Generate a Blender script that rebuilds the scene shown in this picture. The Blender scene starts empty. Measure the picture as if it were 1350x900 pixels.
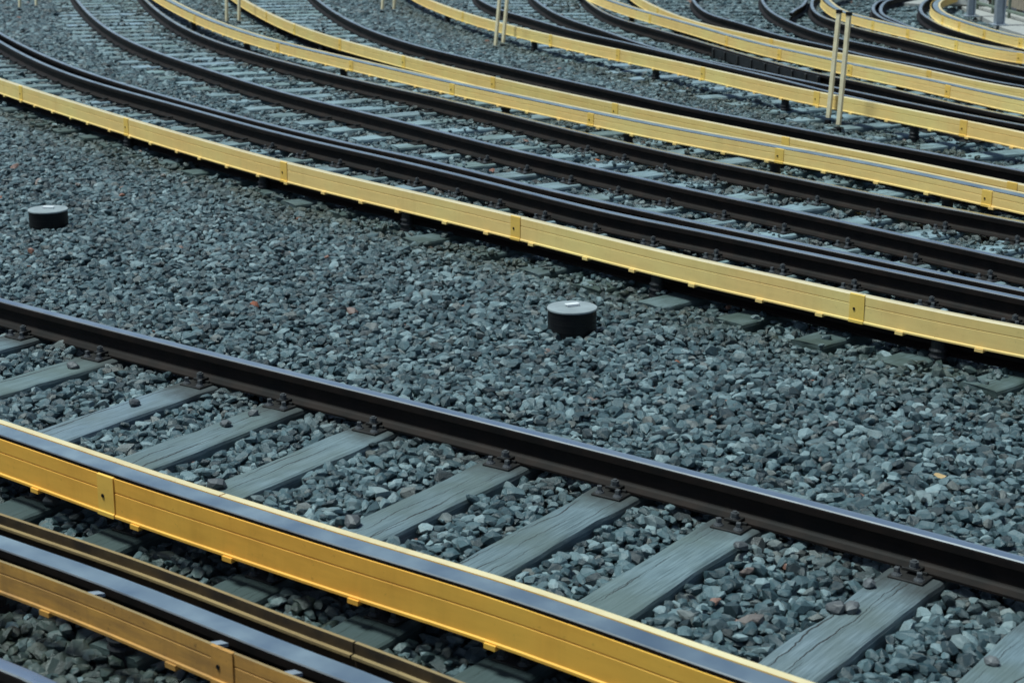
import bpy, bmesh, math, random
import numpy as np
random.seed(7); rng = np.random.default_rng(11)
scene = bpy.context.scene
C = scene.collection
R = math.radians

# ------------------------------------------------------------------ camera model
F, HOR, CAMH = 2300.0, -190.0, 2.6          # focal length in px of a 1350 px frame, horizon row, eye height above the rail tops
PITCH = math.atan((450 - HOR) / F)
def unproj(pts, z=0.0):                      # photo point -> point on the level z
    p = np.asarray(pts, float).reshape(-1, 2)
    u = p[:, 0] - 675.; v = 450. - p[:, 1]
    Y = F*math.cos(PITCH) + v*math.sin(PITCH); Z = v*math.cos(PITCH) - F*math.sin(PITCH)
    z = np.broadcast_to(np.asarray(z, float), u.shape)
    t = (CAMH - z) / -Z
    return np.stack([u*t, Y*t], -1)
def at(x, y, z=0.0): return unproj([(x, y)], z)[0]
def project(x, y, z):
    c, s = math.cos(PITCH), math.sin(PITCH)
    zz = z - CAMH
    d = y*c - zz*s; up = y*s + zz*c
    return 675 + F*x/d, 450 - F*up/d

cam = bpy.data.cameras.new('camera'); co = bpy.data.objects.new('camera', cam); C.objects.link(co)
co.location = (0, 0, CAMH); co.rotation_euler = (math.pi/2 - PITCH, 0, 0)
cam.sensor_width = 36; cam.sensor_fit = 'HORIZONTAL'; cam.lens = 36*F/1350; cam.clip_end = 2000; cam.clip_start = .1
cam.dof.use_dof = True; cam.dof.focus_distance = 9.6; cam.dof.aperture_fstop = 4.2
scene.camera = co

# ------------------------------------------------------------------ light
world = bpy.data.worlds.new('World'); scene.world = world; world.use_nodes = True
nt = world.node_tree; sky = nt.nodes.new('ShaderNodeTexSky'); sky.sky_type = 'NISHITA'; sky.sun_disc = False
SUN_EL, SUN_AZ = R(70), R(268)               # azimuth clockwise from +Y
sky.sun_elevation = SUN_EL; sky.sun_rotation = SUN_AZ; sky.air_density = 1.0; sky.dust_density = 1.4; sky.ozone_density = 1.5
bg = nt.nodes['Background']; bg.inputs['Strength'].default_value = .027
nt.links.new(sky.outputs[0], bg.inputs[0])
sl = bpy.data.lights.new('sun', 'SUN'); sl.energy = 1.5; sl.angle = R(14); sl.color = (.87, 1, .98)
so = bpy.data.objects.new('sun', sl); C.objects.link(so)
so.rotation_euler = (math.pi/2 - SUN_EL, 0, -SUN_AZ + math.pi)
so.location = (0, 0, 30)
scene.view_settings.view_transform = 'Standard'; scene.view_settings.look = 'None'; scene.view_settings.gamma = 1
scene.view_settings.exposure = 1.50

# ------------------------------------------------------------------ materials
def mat(name, build):
    m = bpy.data.materials.new(name); m.use_nodes = True
    n = m.node_tree.nodes; l = m.node_tree.links
    b = n['Principled BSDF']
    build(n, l, b); return m
def N(n, t, **k):
    x = n.new(t)
    for a, v in k.items():
        if a in x.inputs.keys() if hasattr(x.inputs, 'keys') else False: x.inputs[a].default_value = v
        else: setattr(x, a, v)
    return x
def noise(n, l, vec, scale, detail=4, rough=.55):
    t = n.new('ShaderNodeTexNoise'); t.inputs['Scale'].default_value = scale; t.inputs['Detail'].default_value = detail
    t.inputs['Roughness'].default_value = rough
    if vec: l.new(vec, t.inputs['Vector'])
    return t.outputs['Fac']
def ramp(n, l, fac, stops):
    r = n.new('ShaderNodeValToRGB'); l.new(fac, r.inputs[0]); e = r.color_ramp.elements
    while len(e) < len(stops): e.new(.5)
    for i, (p, c) in enumerate(stops):
        e[i].position = p; e[i].color = (*c, 1) if len(c) == 3 else c
    return r.outputs[0]
def mixc(n, l, fac, a, b, mode='MIX'):
    m = n.new('ShaderNodeMix'); m.data_type = 'RGBA'; m.blend_type = mode
    for s, v in ((0, fac), (6, a), (7, b)):
        if isinstance(v, (int, float)): m.inputs[s].default_value = v
        elif isinstance(v, tuple): m.inputs[s].default_value = (*v, 1)
        else: l.new(v, m.inputs[s])
    return m.outputs[2]
def bump(n, l, b, h, strength, dist=.01):
    x = n.new('ShaderNodeBump'); x.inputs['Strength'].default_value = strength; x.inputs['Distance'].default_value = dist
    l.new(h, x.inputs['Height']); l.new(x.outputs[0], b.inputs['Normal'])
def coords(n, l, sc=(1, 1, 1), kind='Object', rand=False):
    t = n.new('ShaderNodeTexCoord'); m = n.new('ShaderNodeMapping'); m.inputs['Scale'].default_value = sc
    src = t.outputs[kind]
    if rand:
        o = n.new('ShaderNodeObjectInfo'); a = n.new('ShaderNodeVectorMath'); a.operation = 'MULTIPLY_ADD'
        cx = n.new('ShaderNodeCombineXYZ')
        for i in range(3): l.new(o.outputs['Random'], cx.inputs[i])
        l.new(cx.outputs[0], a.inputs[0]); a.inputs[1].default_value = (37, 53, 71); l.new(src, a.inputs[2]); src = a.outputs[0]
    l.new(src, m.inputs['Vector']); return m.outputs[0]

def m_stone(n, l, b):
    o = n.new('ShaderNodeObjectInfo')
    c = ramp(n, l, o.outputs['Random'], [(0, (.007, .020, .024)), (.2, (.022, .052, .061)), (.5, (.050, .098, .111)), (.8, (.110, .178, .194)), (.94, (.25, .345, .36)), (.972, (.10, .110, .10)), (.9992, (.16, .185, .18)), (1, (.34, .10, .04))])
    v = coords(n, l, (1, 1, 1), 'Object', True)
    s = noise(n, l, v, 2.2, 5)
    c = mixc(n, l, ramp(n, l, s, [(.3, (0, 0, 0)), (.75, (.55, .55, .55))]), c, mixc(n, l, 1, c, (.45, .48, .5), 'MULTIPLY'))
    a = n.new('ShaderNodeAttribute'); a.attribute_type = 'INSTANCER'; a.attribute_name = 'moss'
    c = mixc(n, l, a.outputs['Fac'], c, (.020, .030, .016))  # moss, and the painted shade by the near boards
    a2 = n.new('ShaderNodeAttribute'); a2.attribute_type = 'INSTANCER'; a2.attribute_name = 'rust'
    c = mixc(n, l, a2.outputs['Fac'], c, mixc(n, l, .5, mixc(n, l, 1, c, (1.0, .72, .55), 'MULTIPLY'), (.11, .07, .045)))
    l.new(c, b.inputs['Base Color']); b.inputs['Roughness'].default_value = .40; b.inputs['Specular IOR Level'].default_value = .75
    bump(n, l, b, noise(n, l, v, 9, 4), .35, .15)
M_stone = mat('crushed_stone', m_stone)
def m_loose(n, l, b):
    v = coords(n, l, (1, 1, 1), 'Object', True)
    c = ramp(n, l, noise(n, l, v, 14, 5), [(.3, (.05, .055, .06)), (.7, (.13, .14, .145))])
    l.new(c, b.inputs['Base Color']); b.inputs['Roughness'].default_value = .55
    bump(n, l, b, noise(n, l, v, 60, 4), .3, .01)
M_loose = mat('loose_stone', m_loose)
def m_ground(n, l, b):
    v = coords(n, l, (1, 1, 1), 'Object')
    w = n.new('ShaderNodeTexVoronoi'); w.inputs['Scale'].default_value = 22; l.new(v, w.inputs['Vector'])
    c = mixc(n, l, noise(n, l, v, 9, 6), (.012, .014, .014), (.04, .046, .048))
    l.new(c, b.inputs['Base Color']); b.inputs['Roughness'].default_value = .9
    bump(n, l, b, w.outputs['Distance'], 1, .03)
M_ground = mat('ballast_bed', m_ground)
def m_wood(n, l, b, k=1.15):
    v = coords(n, l, (1, 1, 1), 'Object', True)
    mp = n.new('ShaderNodeMapping'); mp.inputs['Scale'].default_value = (1.3, 34, 34); l.new(v, mp.inputs['Vector'])
    mp2 = n.new('ShaderNodeMapping'); mp2.inputs['Scale'].default_value = (.34, 4.2, 4.2); l.new(v, mp2.inputs['Vector'])
    g = noise(n, l, mp.outputs[0], 3.5, 7, .65)
    c = ramp(n, l, g, [(.25, tuple(k*x for x in (.040, .060, .068))), (.48, tuple(k*x for x in (.100, .140, .158))), (.75, tuple(k*x for x in (.175, .225, .25)))])
    big = noise(n, l, v, 2.3, 3)
    c = mixc(n, l, ramp(n, l, big, [(.42, (0, 0, 0)), (.62, (.6, .6, .6))]), c, (.08, .105, .09))
    o = n.new('ShaderNodeObjectInfo')
    tint = ramp(n, l, o.outputs['Random'], [(0, (.85, .9, .88)), (.4, (1, 1, 1)), (.7, (.92, .98, .9)), (1, (1.1, 1.1, 1.18))])
    c = mixc(n, l, 1, c, tint, 'MULTIPLY')
    # drying cracks along the grain
    tc = n.new('ShaderNodeTexCoord'); sx = n.new('ShaderNodeSeparateXYZ'); l.new(tc.outputs['Object'], sx.inputs[0])
    def M(op, a, b_=None, c_=None):
        q = n.new('ShaderNodeMath'); q.operation = op
        for i, val in enumerate((a, b_, c_)):
            if val is None: continue
            if isinstance(val, (int, float)): q.inputs[i].default_value = val
            else: l.new(val, q.inputs[i])
        return q.outputs[0]
    lf = None
    for mul, seed in ((1.0, 0.0), (7.31, 11.0), (3.77, 23.0)):
        rr = M('FRACT', M('MULTIPLY_ADD', o.outputs['Random'], mul, seed*.173))
        cx = n.new('ShaderNodeCombineXYZ'); l.new(M('MULTIPLY_ADD', rr, 41.0, sx.outputs['X']), cx.inputs[0]); cx.inputs[1].default_value = seed
        wob = noise(n, l, cx.outputs[0], 2.4, 6, .62)
        y0 = M('MULTIPLY_ADD', M('SUBTRACT', wob, .5), .11, M('MULTIPLY_ADD', rr, .17, -.085))
        dist = M('ABSOLUTE', M('SUBTRACT', sx.outputs['Y'], y0))
        wid = M('MULTIPLY', M('MAXIMUM', M('SUBTRACT', noise(n, l, cx.outputs[0], 1.25, 3), .46), 0.0), .032)
        ln = ramp(n, l, M('DIVIDE', dist, M('MAXIMUM', wid, .00001)), [(.55, (1, 1, 1)), (1.0, (0, 0, 0))])
        lf = ln if lf is None else mixc(n, l, 1, lf, ln, 'LIGHTEN')
    c = mixc(n, l, lf, c, (.018, .02, .02))
    l.new(c, b.inputs['Base Color']); b.inputs['Roughness'].default_value = .72
    h = mixc(n, l, lf, g, (-.6, -.6, -.6))
    bump(n, l, b, h, .5, .006)
M_wood = mat('weathered_timber', m_wood)
def m_wood_stain_shade(n, l, b):
    m_wood(n, l, b, 1.2)
    src = b.inputs['Base Color'].links[0].from_socket
    t = n.new('ShaderNodeTexCoord'); sx = n.new('ShaderNodeSeparateXYZ'); l.new(t.outputs['Object'], sx.inputs[0])
    d1 = n.new('ShaderNodeMath'); d1.operation = 'SUBTRACT'; l.new(sx.outputs['X'], d1.inputs[0]); d1.inputs[1].default_value = 1.075
    d2 = n.new('ShaderNodeMath'); d2.operation = 'ABSOLUTE'; l.new(d1.outputs[0], d2.inputs[0])
    nz = n.new('ShaderNodeMath'); nz.operation = 'MULTIPLY_ADD'; l.new(noise(n, l, coords(n, l, (1, 1, 1), 'Object', True), 7, 5), nz.inputs[0]); nz.inputs[1].default_value = .34; l.new(d2.outputs[0], nz.inputs[2])
    f = ramp(n, l, nz.outputs[0], [(.30, (.85,)*3), (.50, (0, 0, 0))])
    c = mixc(n, l, f, src, (.030, .034, .032))
    # shade under the conductor rails, painted into this end of the timber
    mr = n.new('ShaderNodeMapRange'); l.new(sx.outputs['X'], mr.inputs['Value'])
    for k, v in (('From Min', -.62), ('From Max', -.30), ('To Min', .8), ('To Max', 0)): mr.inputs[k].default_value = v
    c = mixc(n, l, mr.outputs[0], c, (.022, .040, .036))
    l.new(c, b.inputs['Base Color'])
M_woods = mat('stained_shaded_timber', m_wood_stain_shade)
M_woodd = mat('pale_sheen_timber', lambda n, l, b: m_wood(n, l, b, 2.0))  # paler copy for far tracks; grazing sheen partly painted into the colour
def m_wood_moss(n, l, b):
    m_wood(n, l, b, 1.8)
    src = b.inputs['Base Color'].links[0].from_socket
    t = n.new('ShaderNodeTexCoord'); sx = n.new('ShaderNodeSeparateXYZ'); l.new(t.outputs['Object'], sx.inputs[0])
    g = ramp(n, l, sx.outputs['X'], [(0, (1, 1, 1)), (1, (0, 0, 0))])
    mr = n.new('ShaderNodeMapRange'); l.new(sx.outputs['X'], mr.inputs['Value'])
    for k, v in (('From Min', -.42), ('From Max', -.12), ('To Min', 1), ('To Max', 0)): mr.inputs[k].default_value = v
    q = n.new('ShaderNodeMath'); q.operation = 'MULTIPLY'; l.new(mr.outputs[0], q.inputs[0])
    l.new(ramp(n, l, noise(n, l, coords(n, l, (1, 1, 1), 'Object', True), 5, 5), [(.3, (.5,)*3), (.62, (.95,)*3)]), q.inputs[1])
    l.new(mixc(n, l, q.outputs[0], src, (.028, .048, .040)), b.inputs['Base Color'])
M_woodm = mat('mossy_timber', m_wood_moss)
def rust(c0, c1, rough, spec=.35):
    def f(n, l, b):
        v = coords(n, l, (1, 1, 1), 'Object')
        c = mixc(n, l, ramp(n, l, noise(n, l, v, 7, 6), [(.35, (0, 0, 0)), (.7, (1, 1, 1))]), c0, c1)
        l.new(c, b.inputs['Base Color']); b.inputs['Roughness'].default_value = rough; b.inputs['Specular IOR Level'].default_value = spec
        bump(n, l, b, noise(n, l, v, 60, 4), .25, .004)
    return f
M_rust = mat('rail_rust', rust((.006, .0048, .0042), (.017, .0105, .008), .62, .18))
M_iron = mat('dark_iron', rust((.010, .0095, .0095), (.028, .026, .023), .5, .4))
M_bolt = mat('bolt_steel', rust((.05, .055, .06), (.11, .11, .11), .42, .6))
M_dark = mat('insulator_black', rust((.010, .011, .012), (.02, .02, .022), .5))
def m_steel(c, rough, metal=1.0, streak=True):
    def f(n, l, b):
        v = coords(n, l, (1, 1, 1), 'Object')
        s = noise(n, l, v, 1.3, 5)
        b.inputs['Metallic'].default_value = metal
        c2 = mixc(n, l, ramp(n, l, s, [(.35, (0, 0, 0)), (.7, (.5, .5, .5))]), c, tuple(x*.72 for x in c))
        l.new(c2, b.inputs['Base Color'])
        r = ramp(n, l, noise(n, l, v, 3.1, 4), [(.3, (rough*.8,)*3), (.7, (rough*1.3,)*3)]); l.new(r, b.inputs['Roughness'])
    return f
M_steel = mat('polished_railhead', m_steel((.86, .95, .98), .27))
M_dull = mat('worn_head_edge', m_steel((.15, .16, .17), .46))
M_cond = mat('conductor_steel', m_steel((.66, .78, .80), .36))
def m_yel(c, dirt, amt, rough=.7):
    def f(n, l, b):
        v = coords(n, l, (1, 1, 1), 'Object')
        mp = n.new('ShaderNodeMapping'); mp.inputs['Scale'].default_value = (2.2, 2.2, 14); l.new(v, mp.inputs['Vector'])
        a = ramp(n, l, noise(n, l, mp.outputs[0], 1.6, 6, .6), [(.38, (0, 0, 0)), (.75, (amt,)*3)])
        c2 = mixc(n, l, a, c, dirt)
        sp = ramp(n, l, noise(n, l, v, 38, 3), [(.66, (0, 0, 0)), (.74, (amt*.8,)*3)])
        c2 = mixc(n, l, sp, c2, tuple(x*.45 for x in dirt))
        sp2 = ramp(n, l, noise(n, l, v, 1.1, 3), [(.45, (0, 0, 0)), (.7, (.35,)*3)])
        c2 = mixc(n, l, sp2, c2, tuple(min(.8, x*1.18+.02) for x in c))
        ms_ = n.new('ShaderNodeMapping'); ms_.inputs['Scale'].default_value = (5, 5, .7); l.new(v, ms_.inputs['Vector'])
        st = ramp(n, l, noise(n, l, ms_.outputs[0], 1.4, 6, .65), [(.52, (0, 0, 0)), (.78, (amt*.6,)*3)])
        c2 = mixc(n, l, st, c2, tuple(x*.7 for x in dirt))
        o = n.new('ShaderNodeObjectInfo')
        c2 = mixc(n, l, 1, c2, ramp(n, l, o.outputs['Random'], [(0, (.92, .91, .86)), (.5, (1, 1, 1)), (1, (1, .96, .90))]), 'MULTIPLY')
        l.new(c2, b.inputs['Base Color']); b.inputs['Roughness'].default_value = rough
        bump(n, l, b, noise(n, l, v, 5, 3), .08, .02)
    return f
M_y1 = mat('golden_board', m_yel((.96, .48, .065), (.62, .28, .03), .42))
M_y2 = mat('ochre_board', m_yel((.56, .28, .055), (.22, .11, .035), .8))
M_y3 = mat('pale_yellow_board', m_yel((.93, .64, .23), (.62, .40, .13), .32))
M_y4 = mat('cream_yellow_board', m_yel((.88, .62, .22), (.58, .38, .12), .32))
M_s1 = mat('golden_strap', m_yel((.94, .54, .09), (.60, .31, .04), .35))
M_s3 = mat('yellow_strap', m_yel((.92, .58, .12), (.58, .34, .08), .33))
M_rim = mat('bleached_sheen_edge', m_yel((.72, .60, .36), (.50, .36, .15), .5, .4))  # bleached top edge; sky sheen painted into its pale colour
M_rim2 = mat('bleached_grey_sheen_edge', m_yel((.64, .54, .34), (.45, .36, .2), .5, .4))  # greyer bleached edge, sky sheen painted in likewise
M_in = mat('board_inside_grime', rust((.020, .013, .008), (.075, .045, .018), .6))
M_inrim = mat('dirty_ochre_edge', m_yel((.30, .21, .09), (.12, .08, .04), .7))
def flat(c, rough, spec=.5, metal=0):
    def f(n, l, b):
        v = coords(n, l, (1, 1, 1), 'Object')
        s = ramp(n, l, noise(n, l, v, 14, 5), [(.3, tuple(x*.82 for x in c)), (.7, tuple(min(1, x*1.1) for x in c))])
        l.new(s, b.inputs['Base Color']); b.inputs['Roughness'].default_value = rough; b.inputs['Specular IOR Level'].default_value = spec
        b.inputs['Metallic'].default_value = metal
    return f
M_post = mat('cream_post_paint', flat((.97, .80, .52), .5))
M_black = mat('black_plastic', flat((.006, .006, .007), .5, .25))
M_lid = mat('grey_lid', flat((.27, .31, .32), .55))
M_white = mat('white_plate', flat((.78, .80, .80), .4))
M_conc = mat('concrete', flat((.36, .36, .34), .85))
M_galv = mat('galvanised_steel', flat((.42, .47, .52), .45, .5, .5))
M_plank = mat('fence_planks', flat((.30, .25, .19), .8))
M_brick = mat('red_brown_paint', flat((.22, .07, .04), .7))
M_green = mat('grey_green_paint', flat((.16, .20, .16), .6))
M_leafy = mat('yellow_leaf', flat((.75, .52, .06), .6))
M_leafo = mat('orange_leaf', flat((.55, .14, .03), .6))
M_leaft = mat('tan_leaf', flat((.62, .42, .20), .6))

# ------------------------------------------------------------------ object helpers
def tag(o, label=None, cat=None, group=None, kind=None):
    if label: o['label'] = label
    if cat: o['category'] = cat
    if group: o['group'] = group
    if kind: o['kind'] = kind
    return o
def empty(name, loc, rz=0):
    o = bpy.data.objects.new(name, None); o.location = loc; o.rotation_euler = (0, 0, rz); o.empty_display_size = .1
    C.objects.link(o); return o
def obj(name, vf, mats, parent=None, smooth=False, origin=None):
    """verts in world space when origin is given or the parent is unrotated; moved into the parent's space"""
    V, Fc = vf[0], vf[1]; mi = vf[2] if len(vf) > 2 else None
    me = bpy.data.meshes.new(name)
    V = np.asarray(V, float)
    org = np.array(origin if origin is not None else (0, 0, 0), float)
    me.from_pydata((V - org).tolist(), [], [list(f) for f in Fc])
    for m in (mats if isinstance(mats, (list, tuple)) else [mats]): me.materials.append(m)
    if mi is not None: me.polygons.foreach_set('material_index', np.asarray(mi, np.int32))
    if smooth: me.polygons.foreach_set('use_smooth', np.ones(len(me.polygons), bool))
    me.validate(); me.update()
    o = bpy.data.objects.new(name, me); C.objects.link(o)
    if parent is not None:
        o.parent = parent
    elif origin is not None: o.location = org
    return o
def bmo(name, bm, mats, parent=None, loc=(0, 0, 0), smooth=False):
    me = bpy.data.meshes.new(name); bm.to_mesh(me); bm.free()
    for m in (mats if isinstance(mats, (list, tuple)) else [mats]): me.materials.append(m)
    if smooth: me.polygons.foreach_set('use_smooth', np.ones(len(me.polygons), bool))
    o = bpy.data.objects.new(name, me); C.objects.link(o); o.location = loc
    if parent is not None: o.parent = parent
    return o
def box(bm, c, s, bev=0, rot=None):
    r = bmesh.ops.create_cube(bm, size=1)['verts']
    bmesh.ops.scale(bm, vec=s, verts=r)
    if bev:
        ed = list({e for v in r for e in v.link_edges})
        g = bmesh.ops.bevel(bm, geom=ed, offset=bev, segments=2, affect='EDGES', profile=.5)
        r = list({v for f in g['faces'] for v in f.verts} | {v for v in r if v.is_valid})
    if rot is not None: bmesh.ops.rotate(bm, cent=(0, 0, 0), matrix=rot, verts=r)
    bmesh.ops.translate(bm, vec=c, verts=r); return r
def cyl(bm, c, r1, r2, h, seg=16):
    v = bmesh.ops.create_cone(bm, cap_ends=True, segments=seg, radius1=r1, radius2=r2, depth=h)['verts']
    bmesh.ops.translate(bm, vec=(c[0], c[1], c[2] + h/2), verts=v); return v

# ------------------------------------------------------------------ curves
class Curve:
    """a line of the track plan: smooth plan curve with arc length; n points away from the camera side"""
    def __init__(self, pts, z=0.0, lam=4e-9, ext0=6.0, ext1=5.0, sh=0.0):
        q = np.asarray(pts, float)
        t = np.r_[0, np.cumsum(np.hypot(*np.diff(q, axis=0).T))]; L = t[-1]; t /= L
        n = 160; A = np.zeros((len(q), n)); g = t*(n-1); i = np.minimum(g.astype(int), n-2); fr = g - i
        A[np.arange(len(q)), i] = 1-fr; A[np.arange(len(q)), i+1] = fr
        D = np.diff(np.eye(n), 3, axis=0)*(n-1)**3
        p = np.linalg.solve(A.T@A + lam*len(q)/n*D.T@D, A.T@q)
        self.res = np.abs(A@p - q).max()
        w = unproj(p, z)
        w = self._resample(w, min(.2, np.hypot(*np.diff(w, axis=0).T).sum()/12))
        w = self._extend(w[::-1], ext0)[::-1]; w = self._extend(w, ext1)
        if sh: 
            d = np.gradient(w, axis=0); d /= np.linalg.norm(d, axis=1)[:, None]
            w = w + np.stack([-d[:, 1], d[:, 0]], -1)*sh
        self.set(w)
    @classmethod
    def raw(cls, w): o = cls.__new__(cls); o.set(w); return o
    @staticmethod
    def _resample(w, st):
        s = np.r_[0, np.cumsum(np.hypot(*np.diff(w, axis=0).T))]
        k = np.linspace(0, s[-1], max(2, int(s[-1]/st)))
        return np.stack([np.interp(k, s, w[:, 0]), np.interp(k, s, w[:, 1])], -1)
    @staticmethod
    def _extend(w, L, st=.2):
        if L <= 0: return w
        m = min(len(w)-1, 18)
        d = np.diff(w[-m-1:], axis=0); a = np.unwrap(np.arctan2(d[:, 1], d[:, 0]))
        sl = np.hypot(*d.T).mean(); k = np.polyfit(np.arange(m)*sl, a, 1); kk = np.clip(k[0], -.12, .12); ang = a[-4:].mean() + kk*st*2
        out = [w[-1]]
        for j in range(int(L/st)):
            ang += kk*st; out.append(out[-1] + st*np.array([math.cos(ang), math.sin(ang)]))
        return np.r_[w, np.array(out[1:])]
    def set(self, w):
        self.w = w
        self.s = np.r_[0, np.cumsum(np.hypot(*np.diff(w, axis=0).T))]; self.L = self.s[-1]
        d = np.gradient(w, axis=0); d /= np.linalg.norm(d, axis=1)[:, None]
        self.d = d; self.n = np.stack([-d[:, 1], d[:, 0]], -1)
    def at(self, s):
        f = lambda a: np.stack([np.interp(s, self.s, a[:, 0]), np.interp(s, self.s, a[:, 1])], -1)
        return f(self.w), f(self.d), f(self.n)
    def offset(self, u): return Curve.raw(self.w + self.n*u)
    def s_img(self, x, z=0.0, lo=None):      # arc length where the line crosses photo column x
        px, py = project(self.w[:, 0], self.w[:, 1], z)
        ok = (py > -60) & (self.w[:, 1] > 2)
        cand = np.where(ok[:-1] & ok[1:] & ((px[:-1]-x)*(px[1:]-x) <= 0))[0]
        if len(cand) == 0: return None
        j = cand[-1]; f = (x-px[j])/(px[j+1]-px[j]+1e-9)
        return self.s[j] + f*(self.s[j+1]-self.s[j])
    def cross(self, p, d):                   # where the line p + t d meets the curve: t
        rel = self.w - p; side = rel[:, 0]*d[1] - rel[:, 1]*d[0]
        j = np.where(side[:-1]*side[1:] <= 0)[0]
        if len(j) == 0: return None
        best = None
        for k in j:
            f = side[k]/(side[k]-side[k+1]+1e-12); q = rel[k] + f*(rel[k+1]-rel[k]); t = q@d
            if best is None or abs(t) < abs(best): best = t
        return best
def sweep(cv, prof, s0=None, s1=None, step=.2, mats=None, cap=True, z=0.0):
    """closed profile [(u, z)] (u away from the camera side) along the curve -> verts, faces, material index per face"""
    s0 = 0 if s0 is None else max(0, s0); s1 = cv.L if s1 is None else min(cv.L, s1)
    k = np.linspace(s0, s1, max(2, int(math.ceil((s1-s0)/step))+1))
    p, d, n = cv.at(k); m = len(prof); pr = np.array(prof)
    V = np.empty((len(k), m, 3))
    V[:, :, 0] = p[:, None, 0] + n[:, None, 0]*pr[None, :, 0]
    V[:, :, 1] = p[:, None, 1] + n[:, None, 1]*pr[None, :, 0]
    V[:, :, 2] = pr[None, :, 1] + z
    Fc, mi = [], []
    for i in range(len(k)-1):
        for j in range(m):
            j2 = (j+1) % m
            Fc.append((i*m+j, (i+1)*m+j, (i+1)*m+j2, i*m+j2)); mi.append(mats[j] if mats else 0)
    if cap:
        Fc.append(tuple(range(m))); mi.append(0); b = (len(k)-1)*m
        Fc.append(tuple(b+m-1-j for j in range(m))); mi.append(0)
    return V.reshape(-1, 3), Fc, mi

# flat-bottomed rail, top of the head at z = 0
RAIL = [(-.0625, -.149), (-.0625, -.139), (-.03, -.128), (-.011, -.116), (-.008, -.085), (-.009, -.052), (-.0335, -.040), (-.0335, -.012), (-.0315, -.005), (-.0255, -.0012), (-.012, .0),
        (.012, .0), (.0255, -.0012), (.0315, -.005), (.0335, -.012), (.0335, -.040), (.009, -.052), (.008, -.085), (.011, -.116), (.03, -.128), (.0625, -.139), (.0625, -.149)]
RMAT = [0]*8 + [2, 1, 1, 1, 2] + [0]*9
def scaled(p, k): return [(a, b*k) for a, b in p]

P = {}
P['pair1'] = [(0,54.5),(34,73),(71.6,90.3),(110.7,104),(153,116.5),(230,137),(302,158),(378,177.5),(453,195),(527,211.5),(603,230),(678,248.5),(752,267),(828,285),(900,298.5),(977,315),(1053,330.5),(1127,346),(1197,360.5),(1273,376.5),(1350,392.5)]
P['pair2'] = [(0,43.4),(34,62),(71.6,78.4),(110.7,93.7),(153,107.3),(230,129.8),(302,150),(378,169),(453,187.5),(527,202.5),(603,220),(678,239.3),(752,256),(828,272.5),(903,289),(977,305),(1053,320),(1127,335.5),(1197,350.5),(1273,366),(1350,382)]
P['b'] = [(105.6,0),(105.6,5),(112.4,17),(127.8,29),(153,44),(187,60.5),(228,75.5),(276,92),(327,108.5),(378,122.7),(453,141.4),(527,159.6),(603,178.7),(678,197.5),(752,214),(828,230.5),(903,247.8),(977,263),(1053,279),(1127,295),(1197,310.7),(1273,327),(1350,344)]
P['c'] = [(195.5,0),(197.6,7),(209.5,17),(228,28),(259,44),(301.7,59.6),(378,81.8),(453,101.2),(527,117.5),(603,134.6),(670,151),(752,171),(828,188.5),(903,205.2),(977,220),(1053,235),(1127,250.5),(1197,264),(1273,278),(1350,292.5)]
P['f'] = [(421,0),(427,8),(453,22.5),(484,37.5),(527,53),(603,73),(678,90),(752,107),(828,123.5),(903,140.5),(977,154.5),(1053,169),(1127,183),(1197,195.5),(1273,210),(1350,225)]
P['fh'] = [(341,0),(344,5),(353,12)]
P['g1'] = [(634,0),(647.6,8),(678,18),(743,37),(811,53),(867.5,66.4),(903,75),(977,92),(1053,110.5),(1092.5,120.5),(1130,129)]
P['g1b'] = [(707,0),(716,8.5),(743,22),(794,39.5),(828,52),(867.5,64.2),(886,69.5),(941,81.5),(1002,94),(1092.5,113.2),(1130,121),(1222,140),(1350,164.7)]
P['g2'] = [(774,0),(780.6,7),(803,19),(845,33),(903,49),(951,63),(1019,82),(1092.5,99.5),(1130,107),(1200,123),(1270,139),(1350,155)]
P['i1'] = [(915,0),(917.5,7),(930,15),(960,26),(1019,44),(1096,61.5),(1125,69),(1197,83.5),(1273,99),(1350,113.5)]
P['i2'] = [(1005,0),(1009,8),(1028,22),(1062,37),(1101,49),(1127,55),(1180,66),(1256,83),(1350,103)]
P['i3'] = [(1072,0),(1069,7),(1077,17),(1101,28),(1120,34),(1154,43),(1197,53),(1256,68),(1350,89)]
P['j1'] = [(1166,0),(1154,5),(1151,10),(1156,19),(1176,29),(1197,36.5),(1225,44)]
P['j2'] = [(1174,0),(1163,7),(1161,14),(1169,22),(1192,32),(1219,41),(1250,50)]
P['j3'] = [(1222,0),(1215,7),(1213,13),(1219,20),(1239,32),(1273,44),(1316,56),(1350,64.5)]
P['brown'] = [(0,394),(136,430),(307,473),(460,508.5),(632,551),(760,584),(890,617),(1043,655.5),(1197,695.5),(1350,736.5)]
P['bl'] = [(-60,851),(0,873),(66,901)]
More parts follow.
